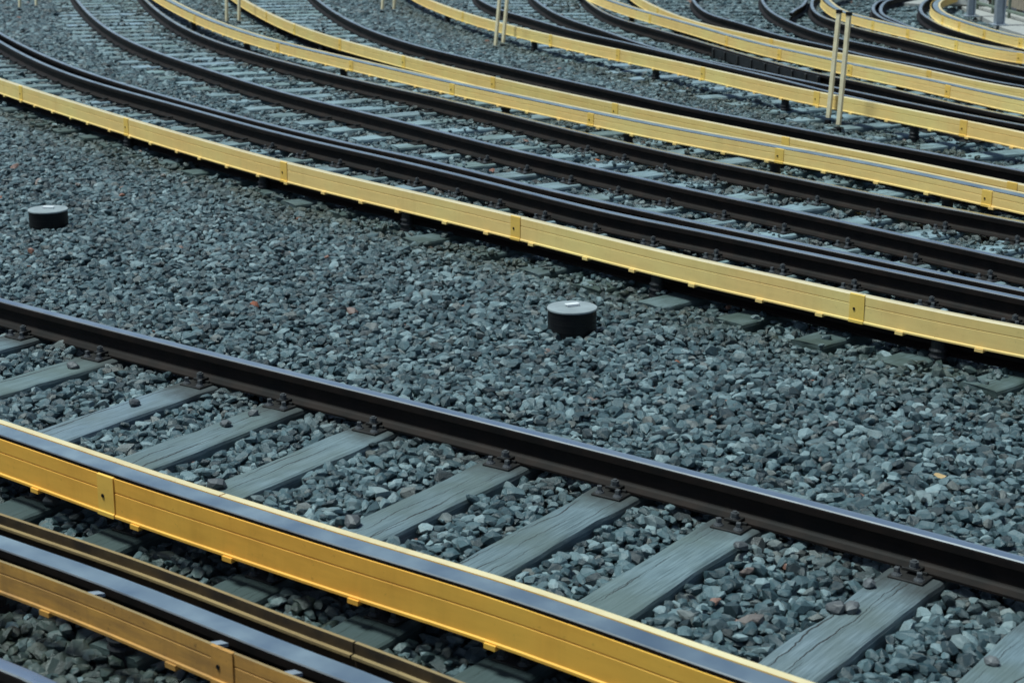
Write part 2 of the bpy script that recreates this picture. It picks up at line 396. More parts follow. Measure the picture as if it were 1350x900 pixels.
# boards: top edge of the front board
K = {}
K['s2'] = [(0,740),(153,797.6),(290,854),(409,901)]
K['s1'] = [(0,579),(61,600),(150,631),(307,682),(452,728),(598,772.5),(752,824),(905,879)]
K['yel'] = [(0,104.5),(25.6,114.5),(119,141.5),(168.7,158),(228,174.3),(301.7,195),(378,215.5),(453,233.2),(527,250),(603,267.5),(680,286),(753,303),(900,339),(977,355),(1053,370.5),(1125,388),(1197,402.5),(1273,418),(1350,432.5)]
K['d'] = [(217,0),(225,6),(259,22.5),(301.7,38.5),(378,60.5),(453,78),(527,96),(603,112.7),(680,129),(750,144),(827,159.5),(903,174.5),(977,187.5),(1053,201),(1125,214.5),(1197,229),(1273,245.2),(1350,261.5)]
K['e'] = [(322,0),(328,5),(351,17),(387,33),(453,53),(527,73),(603,92),(678,108.3),(752,125),(811,137),(900,154.5),(977,169.5),(1053,185),(1125,198.5),(1197,212.5),(1273,228.6),(1350,244)]
K['g'] = [(565,0),(579.5,6),(612,17.5),(649,28),(678,34.5),(726,47),(815,65.6),(903,84),(977,100.5),(1053,117),(1125,130.3),(1180,141.5),(1273,159.6),(1350,175.5)]
K['h1'] = [(796,0),(811,6),(845,16),(903,32),(977,53.5),(1053,71),(1125,87),(1197,101.5),(1273,118),(1350,134)]
K['h2'] = [(845,0),(854,4),(867,11),(903,25),(977,43),(1053,60),(1125,73.5),(1197,87.5),(1273,104),(1350,118)]
K['i'] = [(1083,0),(1087,5),(1101,14),(1120,20),(1151,28.5),(1197,39),(1261,54.5),(1350,71)]
K['j'] = [(1233,0),(1227,4),(1227,10),(1238,19),(1265,29.5),(1299,40),(1350,51.5)]
ZT = .13
rails = {}
for k, v in P.items():
    rails[k] = Curve(v, 0.0, lam=(1e-6 if k == 'brown' else 6e-10), ext0=(3.0 if k in ('brown', 'bl', 'pair1', 'pair2') else 9.0), ext1=(2.5 if k in ('g1', 'j1', 'j2') else 5.0))
boards = {k: Curve(v, ZT, ext0=(3.0 if k in ('s1', 's2', 'yel') else 9.0)) for k, v in K.items()}
print('fit residual px', {k: round(c.res, 1) for k, c in {**{'r_'+k: c for k, c in rails.items()}, **{'k_'+k: c for k, c in boards.items()}}.items()})

# ------------------------------------------------------------------ ground
def grid_sheet():
    a = 900
    return [(-a, -200, -.235), (a, -200, -.235), (a, 1600, -.235), (-a, 1600, -.235)], [(0, 1, 2, 3)]
tag(obj('ground', grid_sheet(), M_ground), 'dark ballast bed under the loose stones', 'ground', kind='structure')

# ------------------------------------------------------------------ rails
def rail(name, cv, label, cat='rail', k=1.0, steel=True, group=None):
    p, d, n = cv.at(cv.L/2)
    vf = sweep(cv, scaled(RAIL, k), mats=RMAT)
    o = obj(name, vf, [M_rust, M_steel, M_dull], origin=(p[0], p[1], -.149*k), smooth=False)
    return tag(o, label, cat, group)
fh = boards['yel'].offset(.17); eh = boards['e'].offset(.17); s1h = boards['s1'].offset(.25); hh = boards['h2'].offset(.17)
def clipc(cv, a, b): 
    k = np.arange(max(0, a), min(cv.L, b), .2); return Curve.raw(cv.at(k)[0])
rail('running_rail', rails['brown'], 'brown running rail with bright worn top crossing the whole foreground', group='running rails')
rail('running_rail', rails['bl'], 'running rail whose end shows in the bottom left corner', group='running rails')
rail('running_rail', s1h, 'dark running rail hidden close behind the large golden foreground boards', group='running rails')
rail('running_rail', rails['pair1'], 'nearer rail of the close double pair behind the single yellow board', group='running rails')
rail('check_rail', rails['pair2'], 'check rail lying tight beside the far side of the double pair')
rail('running_rail', fh, 'dark rail under the long single yellow board at the gravel edge', group='running rails')
rail('running_rail', rails['b'], 'first rail behind the double pair, bright topped, left rail of the sleeper track', group='running rails')
rail('running_rail', rails['c'], 'rail just in front of the two overlapping yellow boards', group='running rails')
rail('running_rail', eh, 'rail tucked against the back of the upper overlapping yellow board', group='running rails')
rail('running_rail', rails['f'], 'dark rail just behind the two overlapping yellow boards', group='running rails')
rail('running_rail', rails['g1'], 'stock rail running directly behind the yellow board beside the tall posts', group='running rails')
rail('switch_rail', rails['g1b'], 'tapering switch rail merging with the stock rail in the upper middle')
rail('running_rail', rails['g2'], 'far rail of the turnout with dark slide plates against it', group='running rails')
rail('running_rail', hh, 'rail tucked behind the upper far double yellow board', group='running rails')
rail('running_rail', rails['i1'], 'first curving rail behind the far double yellow boards', group='running rails')
rail('running_rail', rails['i2'], 'second curving rail behind the far double yellow boards', group='running rails')
rail('running_rail', rails['i3'], 'rail just in front of the far thin yellow board near the post tops', group='running rails')
rail('running_rail', rails['j1'], 'outer rail of the tight far curve at the top right', group='running rails')
rail('running_rail', rails['j2'], 'inner rail of the tight far curve at the top right', group='running rails')
rail('running_rail', rails['j3'], 'last rail in front of the farthest yellow board by the walkway', group='running rails')
st = Curve([(1043, 15.5), (1047, 12), (1056, 7), (1062, 0)], 0.02, ext0=0, ext1=1.0)
tag(obj('rail_stub', sweep(st, RAIL, mats=RMAT), [M_rust, M_steel, M_dull], origin=(*st.at(.3)[0], -.149)), 'short bent rail end rising from the gravel between two far rails', 'rail stub')

# slide plates of the turnout against rail g2
gb = rails['g2']; sa, sb = gb.s_img(945), gb.s_img(1088)
sp = empty('slide_plate_row', (*gb.at((sa+sb)/2)[0], -.149)); tag(sp, 'row of dark upright slide plates along the far turnout rail', 'slide plates')
o = obj('guard_plate', sweep(gb, [(-.075, -.149), (-.075, -.02), (-.062, -.02), (-.062, -.149)], sa, sb), M_dark, sp, origin=sp.location)
for i, x in enumerate((948, 963, 980, 998, 1016, 1034, 1052, 1070, 1086)):
    s = gb.s_img(x)
    obj('rib', sweep(gb, [(-.092, -.149), (-.092, -.03), (-.0775, -.02), (-.0775, -.149)], s-.02, s+.02), M_iron, sp, origin=sp.location)

# ------------------------------------------------------------------ conductor rails with guard boards
COND = [(-.045, -.10), (-.012, -.085), (-.012, -.045), (-.046, -.034), (-.046, -.004), (-.042, 0), (.042, 0), (.046, -.004), (.046, -.034), (.012, -.045), (.012, -.085), (.045, -.10)]
CMAT = [0, 0, 0, 0, 2, 1, 2, 0, 0, 0, 0, 0]
def board_prof(h, top, th=.012, lip=.007):
    # sheet with a shallow crease a third of the way down and an out-turned lip
    g = top - h*.36
    return [(0, top), (th, top), (th, top-h), (-lip, top-h), (-lip, top-h+.010), (-.001, top-h+.014), (0, g-.004), (.0035, g-.002), (.0035, g+.002), (0, g+.004)]
def conductor(key, label, mface, mrim, h, kind, joints, supports, clip=0, mback=None, zt=ZT, par=None, group='yellow boarded conductor rails'):
    cv = boards[key]; mid = cv.at(cv.s_img(par) if par else cv.L*.5)[0]
    root = empty('conductor_rail', (mid[0], mid[1], -.2)); tag(root, label, 'conductor rail', group)
    org = root.location
    js = sorted(s for s in (cv.s_img(x, zt) for x in joints) if s is not None)
    cuts = [0] + js + [cv.L]
    # extra joints out of frame are not needed; long pieces stay whole
    if kind == 'open':      # steel shows between a front and a back board
        rc, zr, ub = .082, zt+.0015, .130
        obj('contact_rail', sweep(cv, [(a+rc, b+zr) for a, b in COND], mats=CMAT), [M_rust, M_cond, M_dull], root, origin=org)
        back = [(ub, zt+.003), (ub+.034, zt+.003), (ub+.034, zt-h), (ub+.022, zt-h), (ub+.022, zt-.012), (ub, zt-.012)]
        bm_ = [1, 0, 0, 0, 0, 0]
    elif kind == 'wide':
        rc, zr, ub = .170, zt-.03, .300
        obj('contact_rail', sweep(cv, [(a+rc, b+zr) for a, b in COND], mats=CMAT), [M_rust, M_cond, M_dull], root, origin=org)
        back = [(ub, zt), (ub+.014, zt), (ub+.014, zt-h), (ub-.05, zt-h), (ub-.05, zt-h+.012), (ub, zt-h+.016), (ub, zt-.050), (ub-.016, zt-.050), (ub-.016, zt-.040), (ub, zt-.040)]
        bm_ = [1, 0, 0, 0, 0, 0, 0, 1, 1, 0]
    else:
        obj('contact_rail', sweep(cv, [(a+.075, b+zt-.062) for a, b in COND], mats=CMAT), [M_rust, M_cond, M_dull], root, origin=org)
        back = None
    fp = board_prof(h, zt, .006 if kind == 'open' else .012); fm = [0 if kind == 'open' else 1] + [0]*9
    if kind == 'cap':       # one piece hood: flat top, front skirt, short back skirt
        fp = [(.012, zt), (.058, zt-.003), (.058, zt-h*.7), (.048, zt-h*.7), (.048, zt-.014), (.012, zt-.012)] + fp[2:]
        fm = [1, 0, 0, 0, 0, 0] + [0]*8
        fp = [(0, zt-.005)] + [(.007, zt)] + fp[1:]; fm = [1, 1] + [0]*(len(fp)-2); fm[1] = 1
    if kind == 'wide': fm = [1, 2] + [0]*8
    for a, b in zip(cuts[:-1], cuts[1:]):
        if b - a < .05: continue
        obj('guard_board', sweep(cv, fp, a+.003, b-.003, mats=fm), [mface, mrim, M_in], root, origin=org)
    if back:
        bc = [0] + [j + (.55 if key == 's1' else .3) for j in js] + [cv.L]
        for a, b in zip(bc[:-1], bc[1:]):
            if b - a < .05: continue
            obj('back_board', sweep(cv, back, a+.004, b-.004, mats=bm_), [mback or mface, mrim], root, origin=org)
    for x in ((108, 270, 368) if kind == 'wide' else ()):
        s = cv.s_img(x, zt)
        if s: obj('spacer_bracket', sweep(cv, [(.0145, zt-.012), (.085, zt-.030), (.085, zt-.042), (.0145, zt-.030)], s-.018, s+.018, step=.06), M_galv, root, origin=org)
    for s in js:
        hw = .052
        jp = [(-.005, zt+.001), (.006, zt+.003), (.006, zt-.004), (-.0012, zt-.004), (-.0012, zt-h+.012), (-.009, zt-h+.011), (-.009, zt-h-.003), (-.0115, zt-h-.003), (-.0115, zt-h+.0135), (-.005, zt-h+.016)]
        o = obj('joint_plate', sweep(cv, jp, s-hw, s+hw, step=.06), {'golden_board': M_s1, 'ochre_board': M_y2}.get(mface.name, M_s3), root, origin=org)
        p, d, n = cv.at(s-.018)
        hz = zt - h*.52
        V, Fc = [], []
        for q in range(10):
            a = q*2*math.pi/10
            for off in (-.0035, -.0085): V.append((p[0]+d[0]*.0085*math.cos(a)+n[0]*off, p[1]+d[1]*.0085*math.cos(a)+n[1]*off, hz+.0085*math.sin(a)))
        for q in range(10): Fc.append((2*q, 2*q+1, (2*q+3) % 20, (2*q+2) % 20))
        Fc.append([2*q+1 for q in range(10)])
        obj('bolt', (V, Fc), M_black, o, origin=org)
    if clip:
        a = cv.s_img(0 if cv.s_img(0) is not None else joints[0], zt) or 0
        k = 0; s = a - .6 + .23
        while s < cv.L - 3.5 and k < 46:
            w = .026
            obj('clip', sweep(cv, [(-.017, zt-h-.014), (-.017, zt-h+.005), (-.0085, zt-h+.005), (-.0085, zt-h-.006), (.03, zt-h-.006), (.03, zt-h-.014)], s-w, s+w, step=.06), mface, root, origin=org)
            s += clip*(1 + .12*math.sin(k*2.3)); k += 1
    u = .17 if kind == 'wide' else (.054 if kind == 'cap' else .076)
    for x in supports:
        s = cv.s_img(x, -.05)
        if s is None: continue
        p, d, n = cv.at(s); c = p + n*u
        bm = bmesh.new()
        top = zt - (.20 if kind == 'wide' else .15)
        cyl(bm, (0, 0, -.205), .062, .058, .03); cyl(bm, (0, 0, -.178), .05, .044, top+.178-.02)
        for zz in (-.14, -.105): 
            if zz < top-.03: cyl(bm, (0, 0, zz), .058, .05, .014)
        cyl(bm, (0, 0, top-.02), .055, .055, .022)
        obj('insulator', ([(v.co.x+c[0], v.co.y+c[1], v.co.z) for v in bm.verts], [[v.index for v in f.verts] for f in (bm.verts.index_update(), bm.faces)[1]]), M_dark, root, origin=org); bm.free()
    return root
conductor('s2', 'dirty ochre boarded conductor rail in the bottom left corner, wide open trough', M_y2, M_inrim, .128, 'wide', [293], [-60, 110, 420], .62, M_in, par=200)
conductor('s1', 'largest golden boarded conductor rail crossing the lower foreground, steel band visible', M_y1, M_rim, .172, 'open', [139], [-50, 1180], .62, par=450)
conductor('yel', 'long single yellow boarded conductor rail at the far edge of the wide gravel bed', M_y3, M_rim2, .165, 'cap', [27, 166, 374, 680, 1131], [163, 341, 530, 860, 1232], .52, par=680)
conductor('d', 'front one of the two overlapping yellow conductor rails above the middle', M_y3, M_rim, .122, 'open', [256, 366, 463, 596, 779, 1028, 1302], [250, 319, 446, 659, 820, 1014, 1240], .62, par=780)
conductor('e', 'rear one of the two overlapping yellow conductor rails above the middle', M_y4, M_rim2, .15, 'cap', [351, 388, 448, 532, 650, 811, 1036, 1335], [361, 420, 560, 700], 0, par=650)
conductor('g', 'single yellow conductor rail passing behind the pair of tall posts', M_y3, M_rim, .152, 'cap', [610, 726, 815, 927, 1077, 1271], [586, 700, 860, 1030, 1200], .62, par=815)
conductor('h1', 'front one of the far double yellow conductor rails on the right', M_y3, M_rim, .135, 'open', [857, 958, 1028, 1121, 1250], [827, 886, 965, 1072, 1180, 1300], 0, par=1028)
conductor('h2', 'rear one of the far double yellow conductor rails on the right', M_y4, M_rim2, .14, 'cap', [867, 1017, 1225], [900, 1100], 0, par=1017)
conductor('i', 'thin far yellow conductor rail level with the tops of the tall posts', M_y3, M_rim, .13, 'open', [1151, 1197, 1261, 1345], [1124, 1172, 1230, 1290], 0, par=1197)
conductor('j', 'farthest yellow conductor rail curving past the walkway at the top right', M_y3, M_rim, .13, 'open', [1243, 1265, 1298, 1346], [1250, 1261, 1305, 1340], 0, par=1265)

# ------------------------------------------------------------------ sleepers
ZS = -.158                                    # timber top
def sleeper_mesh(L, W, seed, Hh=.14):
    r = random.Random(seed); bm = bmesh.new()
    nx, ny = 26, 5
    ph = [r.uniform(0, 6.28) for _ in range(6)]
    def edge(x, k): return .006*math.sin(x*2.7+ph[k]) + .004*math.sin(x*7.1+ph[k+2]) + r.uniform(-.0025, .0025)
    rows = []
    for i in range(nx+1):
        x = -L/2 + L*i/nx; e0, e1 = -W/2+edge(x, 0), W/2+edge(x, 1)
        if r.random() < .08: e0 += .006
        if r.random() < .08: e1 -= .006
        row = []
        sec = [(e0-.004, -Hh), (e0, -.022), (e0+.006, -.006), (e0+.018, 0), (0, .002), (e1-.018, 0), (e1-.006, -.006), (e1, -.022), (e1+.004, -Hh)]
        for (y, z) in sec: row.append(bm.verts.new((x+r.uniform(-.004, .004)*(i in (0, nx)), y, z + (r.uniform(-.002, .002) if z > -.05 else 0))))
        rows.append(row)
    for a, b in zip(rows[:-1], rows[1:]):
        for j in range(len(a)-1): bm.faces.new((a[j], b[j], b[j+1], a[j+1]))
    bm.faces.new(rows[0]); bm.faces.new(rows[-1][::-1])
    bmesh.ops.recalc_face_normals(bm, faces=bm.faces[:])
    me = bpy.data.meshes.new('sleeper'); bm.to_mesh(me); bm.free(); me.materials.append(M_wood)
    me.polygons.foreach_set('use_smooth', np.zeros(len(me.polygons), bool)); return me
def plate_meshes():
    bm = bmesh.new()      # x across the rail, y along it; z = 0 on the timber
    box(bm, (0, 0, .005), (.33, .15, .010), .003)
    for s in (-1, 1):
        box(bm, (s*.072, 0, .016), (.012, .11, .014), .002)          # rib
        box(bm, (s*.075, 0, .030), (.058, .062, .011), .003)         # clamp plate
    pl = bpy.data.meshes.new('baseplate'); bm.to_mesh(pl); bm.free(); pl.materials.append(M_iron)
    bm = bmesh.new()      # clamp bolt: washer, nut, thread
    cyl(bm, (0, 0, 0), .020, .020, .004, 14); cyl(bm, (0, 0, .005), .0165, .0165, .006, 14); cyl(bm, (0, 0, .0112), .019, .019, .014, 6); cyl(bm, (0, 0, .0255), .011, .010, .006, 10)
    bt = bpy.data.meshes.new('clamp_bolt'); bm.to_mesh(bt); bm.free(); bt.materials.append(M_bolt)
    bm = bmesh.new()      # sleeper screw: washer, collar, square head
    cyl(bm, (0, 0, 0), .023, .021, .006, 14); cyl(bm, (0, 0, .006), .017, .013, .008, 14); box(bm, (0, 0, .024), (.021, .021, .020), .003)
    sc = bpy.data.meshes.new('screw'); bm.to_mesh(sc); bm.free(); sc.materials.append(M_bolt)
    return pl, bt, sc
PL, BT, SC = plate_meshes()
sleeper_rects = []
ORD = 'first second third fourth fifth sixth seventh eighth ninth tenth eleventh twelfth thirteenth fourteenth fifteenth sixteenth seventeenth eighteenth nineteenth twentieth'.split()
TENS = {2: 'twenty', 3: 'thirty', 4: 'forty', 5: 'fifty', 6: 'sixty', 7: 'seventy'}
def ordinal(k):
    if k <= 20: return ORD[k-1]
    t, u = divmod(k, 10)
    return (TENS[t]+'-'+ORD[u-1]) if u else TENS[t][:-1]+'ieth'
def new(name, me, parent=None, loc=(0, 0, 0), rz=0):
    o = bpy.data.objects.new(name, me); C.objects.link(o); o.parent = parent; o.location = loc; o.rotation_euler = (0, 0, rz); return o
def lay(cv, seats, lo, hi, W, group, labeler, skew=0.0, seats_rails=(), zdrop=0.0, bolts_to=17.0, plates_to=30.0, nv=4, seed=1, wood=None):
    """timbers across curve cv at arc lengths seats, from lo (camera side) to hi; returns the list"""
    L = hi-lo; protos = [sleeper_mesh(L, W, seed*10+i) for i in range(nv)]
    if wood:
        for m in protos: m.materials[0] = wood
    recs = []
    for i, s in enumerate(seats):
        p, d, n = cv.at(s)
        a = math.atan2(n[1], n[0]) + skew + rng.normal(0, .008)
        ax = np.array([math.cos(a), math.sin(a)])
        c = p + ax*((lo+hi)/2 + rng.normal(0, .03))
        x0, y0 = project(*(c-ax*L*.5), ZS); x1, y1 = project(*(c+ax*L*.5), ZS)
        xm, ym = project(*p, ZS)
        recs.append((s, p, a, ax, c, (xm, ym), max(-40, -1) ))
    inview = [r for r in recs if -30 < r[5][0] < 1350+40 and -4 < r[5][1] < 905]
    order = sorted(inview, key=lambda r: -r[0]); rank = {r[0]: k+1 for k, r in enumerate(order)}
    for i, rcd in enumerate(recs):
        s, p, a, ax, c, im, _ = rcd
        dist = math.hypot(c[0], c[1])
        if s not in rank and (im[0] < -260 or im[0] > 1640 or im[1] < -18 or im[1] > 1080): continue
        o = new('sleeper', protos[(i*7+i//4) % nv], None, (c[0], c[1], ZS-zdrop), a)
        lab = labeler(rank.get(s), len(order))
        tag(o, lab, 'sleeper', group)
        sleeper_rects.append((c, ax, L, W))
        if dist < plates_to:
            for rc in seats_rails:
                t = rc.cross(c, ax)
                if t is None or abs(t) > L*.5-.03: continue
                pl = new('baseplate', PL, o, (t, 0, .0005+zdrop))
                if dist < bolts_to:
                    for sd in (-1, 1):
                        new('clamp_bolt', BT, pl, (sd*.082, 0, .036), rng.uniform(0, 1))
                        for yy in (-.048, .048): new('screw', SC, pl, (sd*.135, yy, .0102), rng.uniform(0, 1))
    return recs
def at_s(cv, x, y, z):            # arc length of the curve point nearest a photo point on level z
    p = at(x, y, z); return cv.s[np.argmin(((cv.w-p)**2).sum(1))]
# foreground track: seats read off the eight fastenings
bc_ = rails['brown']
fx = [(138, 466), (245, 494), (366, 522), (500, 556), (648, 603), (799, 643), (979, 692), (1176, 745)]
seat = [at_s(bc_, x, y, -.12) for x, y in fx]; stp = (seat[-1]-seat[0])/7
def angle_of(p0, p1): a, b = at(*p0, ZS), at(*p1, ZS); return math.atan2(*(b-a)[::-1])
sk = []
for q in (((470, 700), (640, 615)), ((600, 750), (790, 655)), ((800, 810), (980, 705)), ((1020, 880), (1170, 755))):
    p = (at(*q[0], ZS)+at(*q[1], ZS))/2; j = np.argmin(((bc_.w-p)**2).sum(1)); sk.append(angle_of(*q) - math.atan2(bc_.n[j, 1], bc_.n[j, 0]))
skA = float(np.mean(sk)); print('spacing A', round(stp, 3), 'skew', round(skA, 3), [round(x, 3) for x in sk])
seatsA = [seat[0]-stp*k for k in (3, 2, 1)] + seat + [seat[-1]+.62, seat[-1]+1.34]
FORE = {1: 'grey sleeper cut by the right edge of the photo, one small stone on it',
        2: 'cracked grey sleeper at lower right with stones lying on it by the bolts',
        3: 'long cracked grey sleeper second from the right below the brown rail',
        4: 'broad grey split sleeper below the brown rail, third full one from the right',
        5: 'smooth grey sleeper below the brown rail with a loose stone at its lower end',
        6: 'grey sleeper meeting the golden board left of centre, two dark grain lines',
        7: 'greenish grey sleeper with two dark stones near its upper end',
        8: 'bluish flaking sleeper with a round dark stone on its lower edge',
        9: 'pale sleeper near the left edge with one dark stone near the rail',
        10: 'sleeper barely showing at the left edge below the brown rail'}
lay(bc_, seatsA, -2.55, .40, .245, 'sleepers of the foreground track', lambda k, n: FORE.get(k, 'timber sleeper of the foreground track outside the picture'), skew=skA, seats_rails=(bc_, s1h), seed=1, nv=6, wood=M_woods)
# double-pair track
cp = rails['pair1']; s0 = at_s(cp, 941, 334, -.12); s0b = at_s(cp, 1133.6, 374, -.12)
sp0 = .66
def seats_for(cv, s0, st): 
    k0 = int(math.floor(s0/st)); return [s0 + st*i for i in range(-k0, int((cv.L-s0)/st)+1)]
a_ = []
for q in (((785, 375), (941, 336)), ((880, 402), (1024, 356)), ((985, 428), (1133, 376)), ((1090, 457), (1260, 409))):
    j = np.argmin(((cp.w-at(*q[1], ZS))**2).sum(1)); a_.append(angle_of(*q) - math.atan2(cp.n[j, 1], cp.n[j, 0]))
print('skew T0', [round(x, 3) for x in a_], 'seat gap', (s0b-s0)/2)
ends = [cp.n[np.argmin(((cp.w-at(*q, ZS))**2).sum(1))] @ (at(*q, ZS) - cp.w[np.argmin(((cp.w-at(*q, ZS))**2).sum(1))]) for q in ((770, 378), (862, 404), (962, 430), (1075, 459))]
LO0 = float(np.mean(ends))+.05; print('T0 ends', np.round(ends, 2))
lay(cp, seats_for(cp, s0, (s0b-s0)/2), LO0, .36, .24, 'sleepers under the double pair of rails', lambda k, n: f'weathered sleeper under the double pair of rails, {ordinal(k)} from the right edge' if k else 'timber sleeper of the double pair track outside the picture', skew=.0, seats_rails=(cp,), seed=2, wood=M_woodm)
# track between b and c
cb = rails['b']; bx = [(600,198),(705,223),(827,252),(973,284),(1139,323),(1327,362)]
sb = [at_s(cb, x, y, -.12) for x, y in bx]; stb = (sb[-1]-sb[0])/10; print('spacing B', round(stb, 3))
lay(cb, seats_for(cb, sb[-1], stb), -.42, 1.55, .24, 'sleepers of the track with two bright rails', lambda k, n: f'grey sleeper between the two bright single rails, {ordinal(k)} from the right edge' if k else 'timber sleeper of the bright rail track outside the picture', skew=-.04, seats_rails=(cb, rails['c']), seed=3, wood=M_woodd)
cf = rails['f']
lay(cf, seats_for(cf, .2, .66), -1.75, .28, .24, 'sleepers behind the overlapping yellow boards', lambda k, n: f'far sleeper before the dark rail behind the overlapping yellow boards, {ordinal(k)} from right' if k else 'timber sleeper of the dark rail track outside the picture', seats_rails=(cf,), seed=4, wood=M_woodd, bolts_to=0, plates_to=24)
cg = rails['g1b']
lay(cg, seats_for(cg, .2, .66), -1.25, 1.75, .24, 'sleepers of the turnout', lambda k, n: f'far sleeper under the turnout rails, {ordinal(k)} from the right edge' if k else 'timber sleeper of the turnout outside the picture', seats_rails=(cg, rails['g2'], rails['g1']), seed=5, wood=M_woodd, bolts_to=0, plates_to=27)
ci = rails['i1']
lay(ci, seats_for(ci, .2, .68), -.5, 1.9, .24, 'sleepers behind the far double yellow boards', lambda k, n: f'buried far sleeper behind the far double yellow boards, {ordinal(k)} from the right edge' if k else 'timber sleeper behind the far double boards outside the picture', seats_rails=(), zdrop=.02, seed=6, bolts_to=0, plates_to=0)
cj = rails['j3']
lay(cj, seats_for(cj, .2, .68), -1.6, .4, .24, 'sleepers by the farthest yellow board', lambda k, n: f'buried far sleeper before the farthest yellow board, {ordinal(k)} from the right edge' if k else 'timber sleeper of the farthest track outside the picture', zdrop=.02, seed=7, bolts_to=0, plates_to=0)

# ------------------------------------------------------------------ ballast stones
GX0, GX1, GY0, GY1, GC = -16., 20., 3.5, 48., .02
GW, GH = int((GX1-GX0)/GC), int((GY1-GY0)/GC)
on_sleeper = np.zeros((GH, GW), bool); near_rail = np.zeros((GH, GW), bool); bed = np.zeros((GH, GW), bool); mossy_shaded = np.zeros((GH, GW), np.float32); rusty = np.zeros((GH, GW), np.float32)
def cell(p): return ((p[..., 1]-GY0)/GC).astype(int), ((p[..., 0]-GX0)/GC).astype(int)
def stamp(arr, p, val=True):
    r, c = cell(p); ok = (r >= 0) & (r < GH) & (c >= 0) & (c < GW); 
    if arr.dtype == bool: arr[r[ok], c[ok]] = True
    else: np.maximum.at(arr, (r[ok], c[ok]), val if np.isscalar(val) else val[ok])
for c, ax, L, W in sleeper_rects:
    nrm = np.array([-ax[1], ax[0]])
    a, b = np.meshgrid(np.arange(-L/2-.005, L/2+.01, .012), np.arange(-W/2-.012, W/2+.015, .012))
    stamp(on_sleeper, c + a[..., None]*ax + b[..., None]*nrm)
    a, b = np.meshgrid(np.arange(-L/2-.02, L/2+.03, .018), np.arange(-W/2-.14, W/2+.15, .018))
    stamp(bed, c + a[..., None]*ax + b[..., None]*nrm)
for cv in list(rails.values()) + [fh, eh, s1h, hh]:
    k = np.arange(0, cv.L, .015); p, d, n = cv.at(k)
    for u in np.arange(-.06, .061, .015): stamp(near_rail, p + n*u)
for key in ('yel', 'd', 'g', 'e', 's1', 'h1', 'i'):
    cv = boards[key]; k = np.arange(0, cv.L, .015); p, d, n = cv.at(k)
    for u in np.arange(-.75, .5, .018):
        v = max(0, 1-abs(u+.12)/(.6 if u < -.12 else .5)); stamp(mossy_shaded, p + n*u, v)
for key in ('brown', 'pair1', 'b', 'c', 'f'):
    cv = rails[key]; k = np.arange(0, cv.L, .015); p, d, nn = cv.at(k)
    for u in np.arange(-.36, .37, .018): stamp(rusty, p + nn*u, max(0, 1-abs(u)/.36))
cv = boards['s1']; k = np.arange(0, cv.L, .015); p, d, nn = cv.at(k)  # shade around the nearest boards, painted into the ballast colour
for u in np.arange(-2.6, .22, .018): stamp(mossy_shaded, p + nn*u, .95 if u < -.12 else max(0, .95*(1-(u+.12)/.34)))
def vnoise(x, y, sc, seed):
    r = np.random.default_rng(seed); g = r.random((256, 256)); X, Y = x*sc, y*sc
    i, j = np.floor(X).astype(int), np.floor(Y).astype(int); fx_, fy_ = X-i, Y-j
    fx_ = fx_*fx_*(3-2*fx_); fy_ = fy_*fy_*(3-2*fy_)
    q = lambda a, b: g[a % 256, b % 256]
    return (q(i, j)*(1-fx_)+q(i+1, j)*fx_)*(1-fy_) + (q(i, j+1)*(1-fx_)+q(i+1, j+1)*fx_)*fy_
def scatter(step, y0, y1, size, zoff, frac=1.0):
    xs = np.arange(GX0, GX1, step); ys = np.arange(y0, y1, step)
    X, Y = np.meshgrid(xs, ys); X = X + (np.arange(len(ys)) % 2)[:, None]*step/2
    X = (X + rng.uniform(-.42, .42, X.shape)*step).ravel(); Y = (Y + rng.uniform(-.42, .42, Y.shape)*step).ravel()
    px, py = project(X, Y, -.18)
    m = 230*np.clip(12/np.maximum(Y, 4), .35, 1.6)
    k = (px > -m) & (px < 1350+m) & (py > -45) & (py < 1010) & (rng.random(X.shape) < frac)
    X, Y = X[k], Y[k]
    sz = size*np.exp(np.clip(rng.normal(0, .26, X.shape), -.55, .5))
    Z = -.188 + zoff + .018*(vnoise(X, Y, 1.3, 3)-.5) + .022*(vnoise(X, Y, 6, 4)-.5) + rng.normal(0, .006, X.shape)
    return X, Y, Z, sz
parts = [scatter(.040, 4.2, 13.5, .0235, -.014), scatter(.048, 4.2, 13.5, .0245, .012, .85), scatter(.043, 13.5, 22, .025, -.012), scatter(.053, 13.5, 22, .026, .012, .8), scatter(.060, 22, 47, .034, -.006), scatter(.075, 22, 47, .036, .012, .8)]
X, Y, Z, SZ = (np.concatenate([p[i] for p in parts]) for i in range(4))
r, c = cell(np.stack([X, Y], -1)); r = np.clip(r, 0, GH-1); c = np.clip(c, 0, GW-1)
ons = on_sleeper[r, c]; nr = near_rail[r, c]; ms = mossy_shaded[r, c]; rs = rusty[r, c]
keep = ~ons & ~(nr & (rng.random(X.shape) < .55))
# pebbles that drifted onto the timbers of the far tracks
drift = ons & ~nr & (((Y > 12) & (vnoise(X, Y, 2.2, 9) > .68) & (rng.random(X.shape) < .16)) | ((ms > .12) & (Y > 9) & (vnoise(X, Y, 2.4, 19) > .52) & (rng.random(X.shape) < .24)))
Z = np.where(bed[r, c], Z - np.where(Y > 9.6, .032, .014), Z)
Z = np.where(drift, ZS+.006, Z); SZ = np.where(drift, SZ*.75, SZ)
Z = np.where(nr, np.minimum(Z, -.20), Z)
k = keep | drift
X, Y, Z, SZ, ms = X[k], Y[k], Z[k], SZ[k], ms[k]; rs = rs[k]
zone = ms >= .94  # painted shade area, and the thickest moss
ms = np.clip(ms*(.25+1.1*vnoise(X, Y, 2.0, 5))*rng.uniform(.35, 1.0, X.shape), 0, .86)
ms = np.where(zone, np.maximum(ms, rng.uniform(.35, .8, X.shape)), ms)
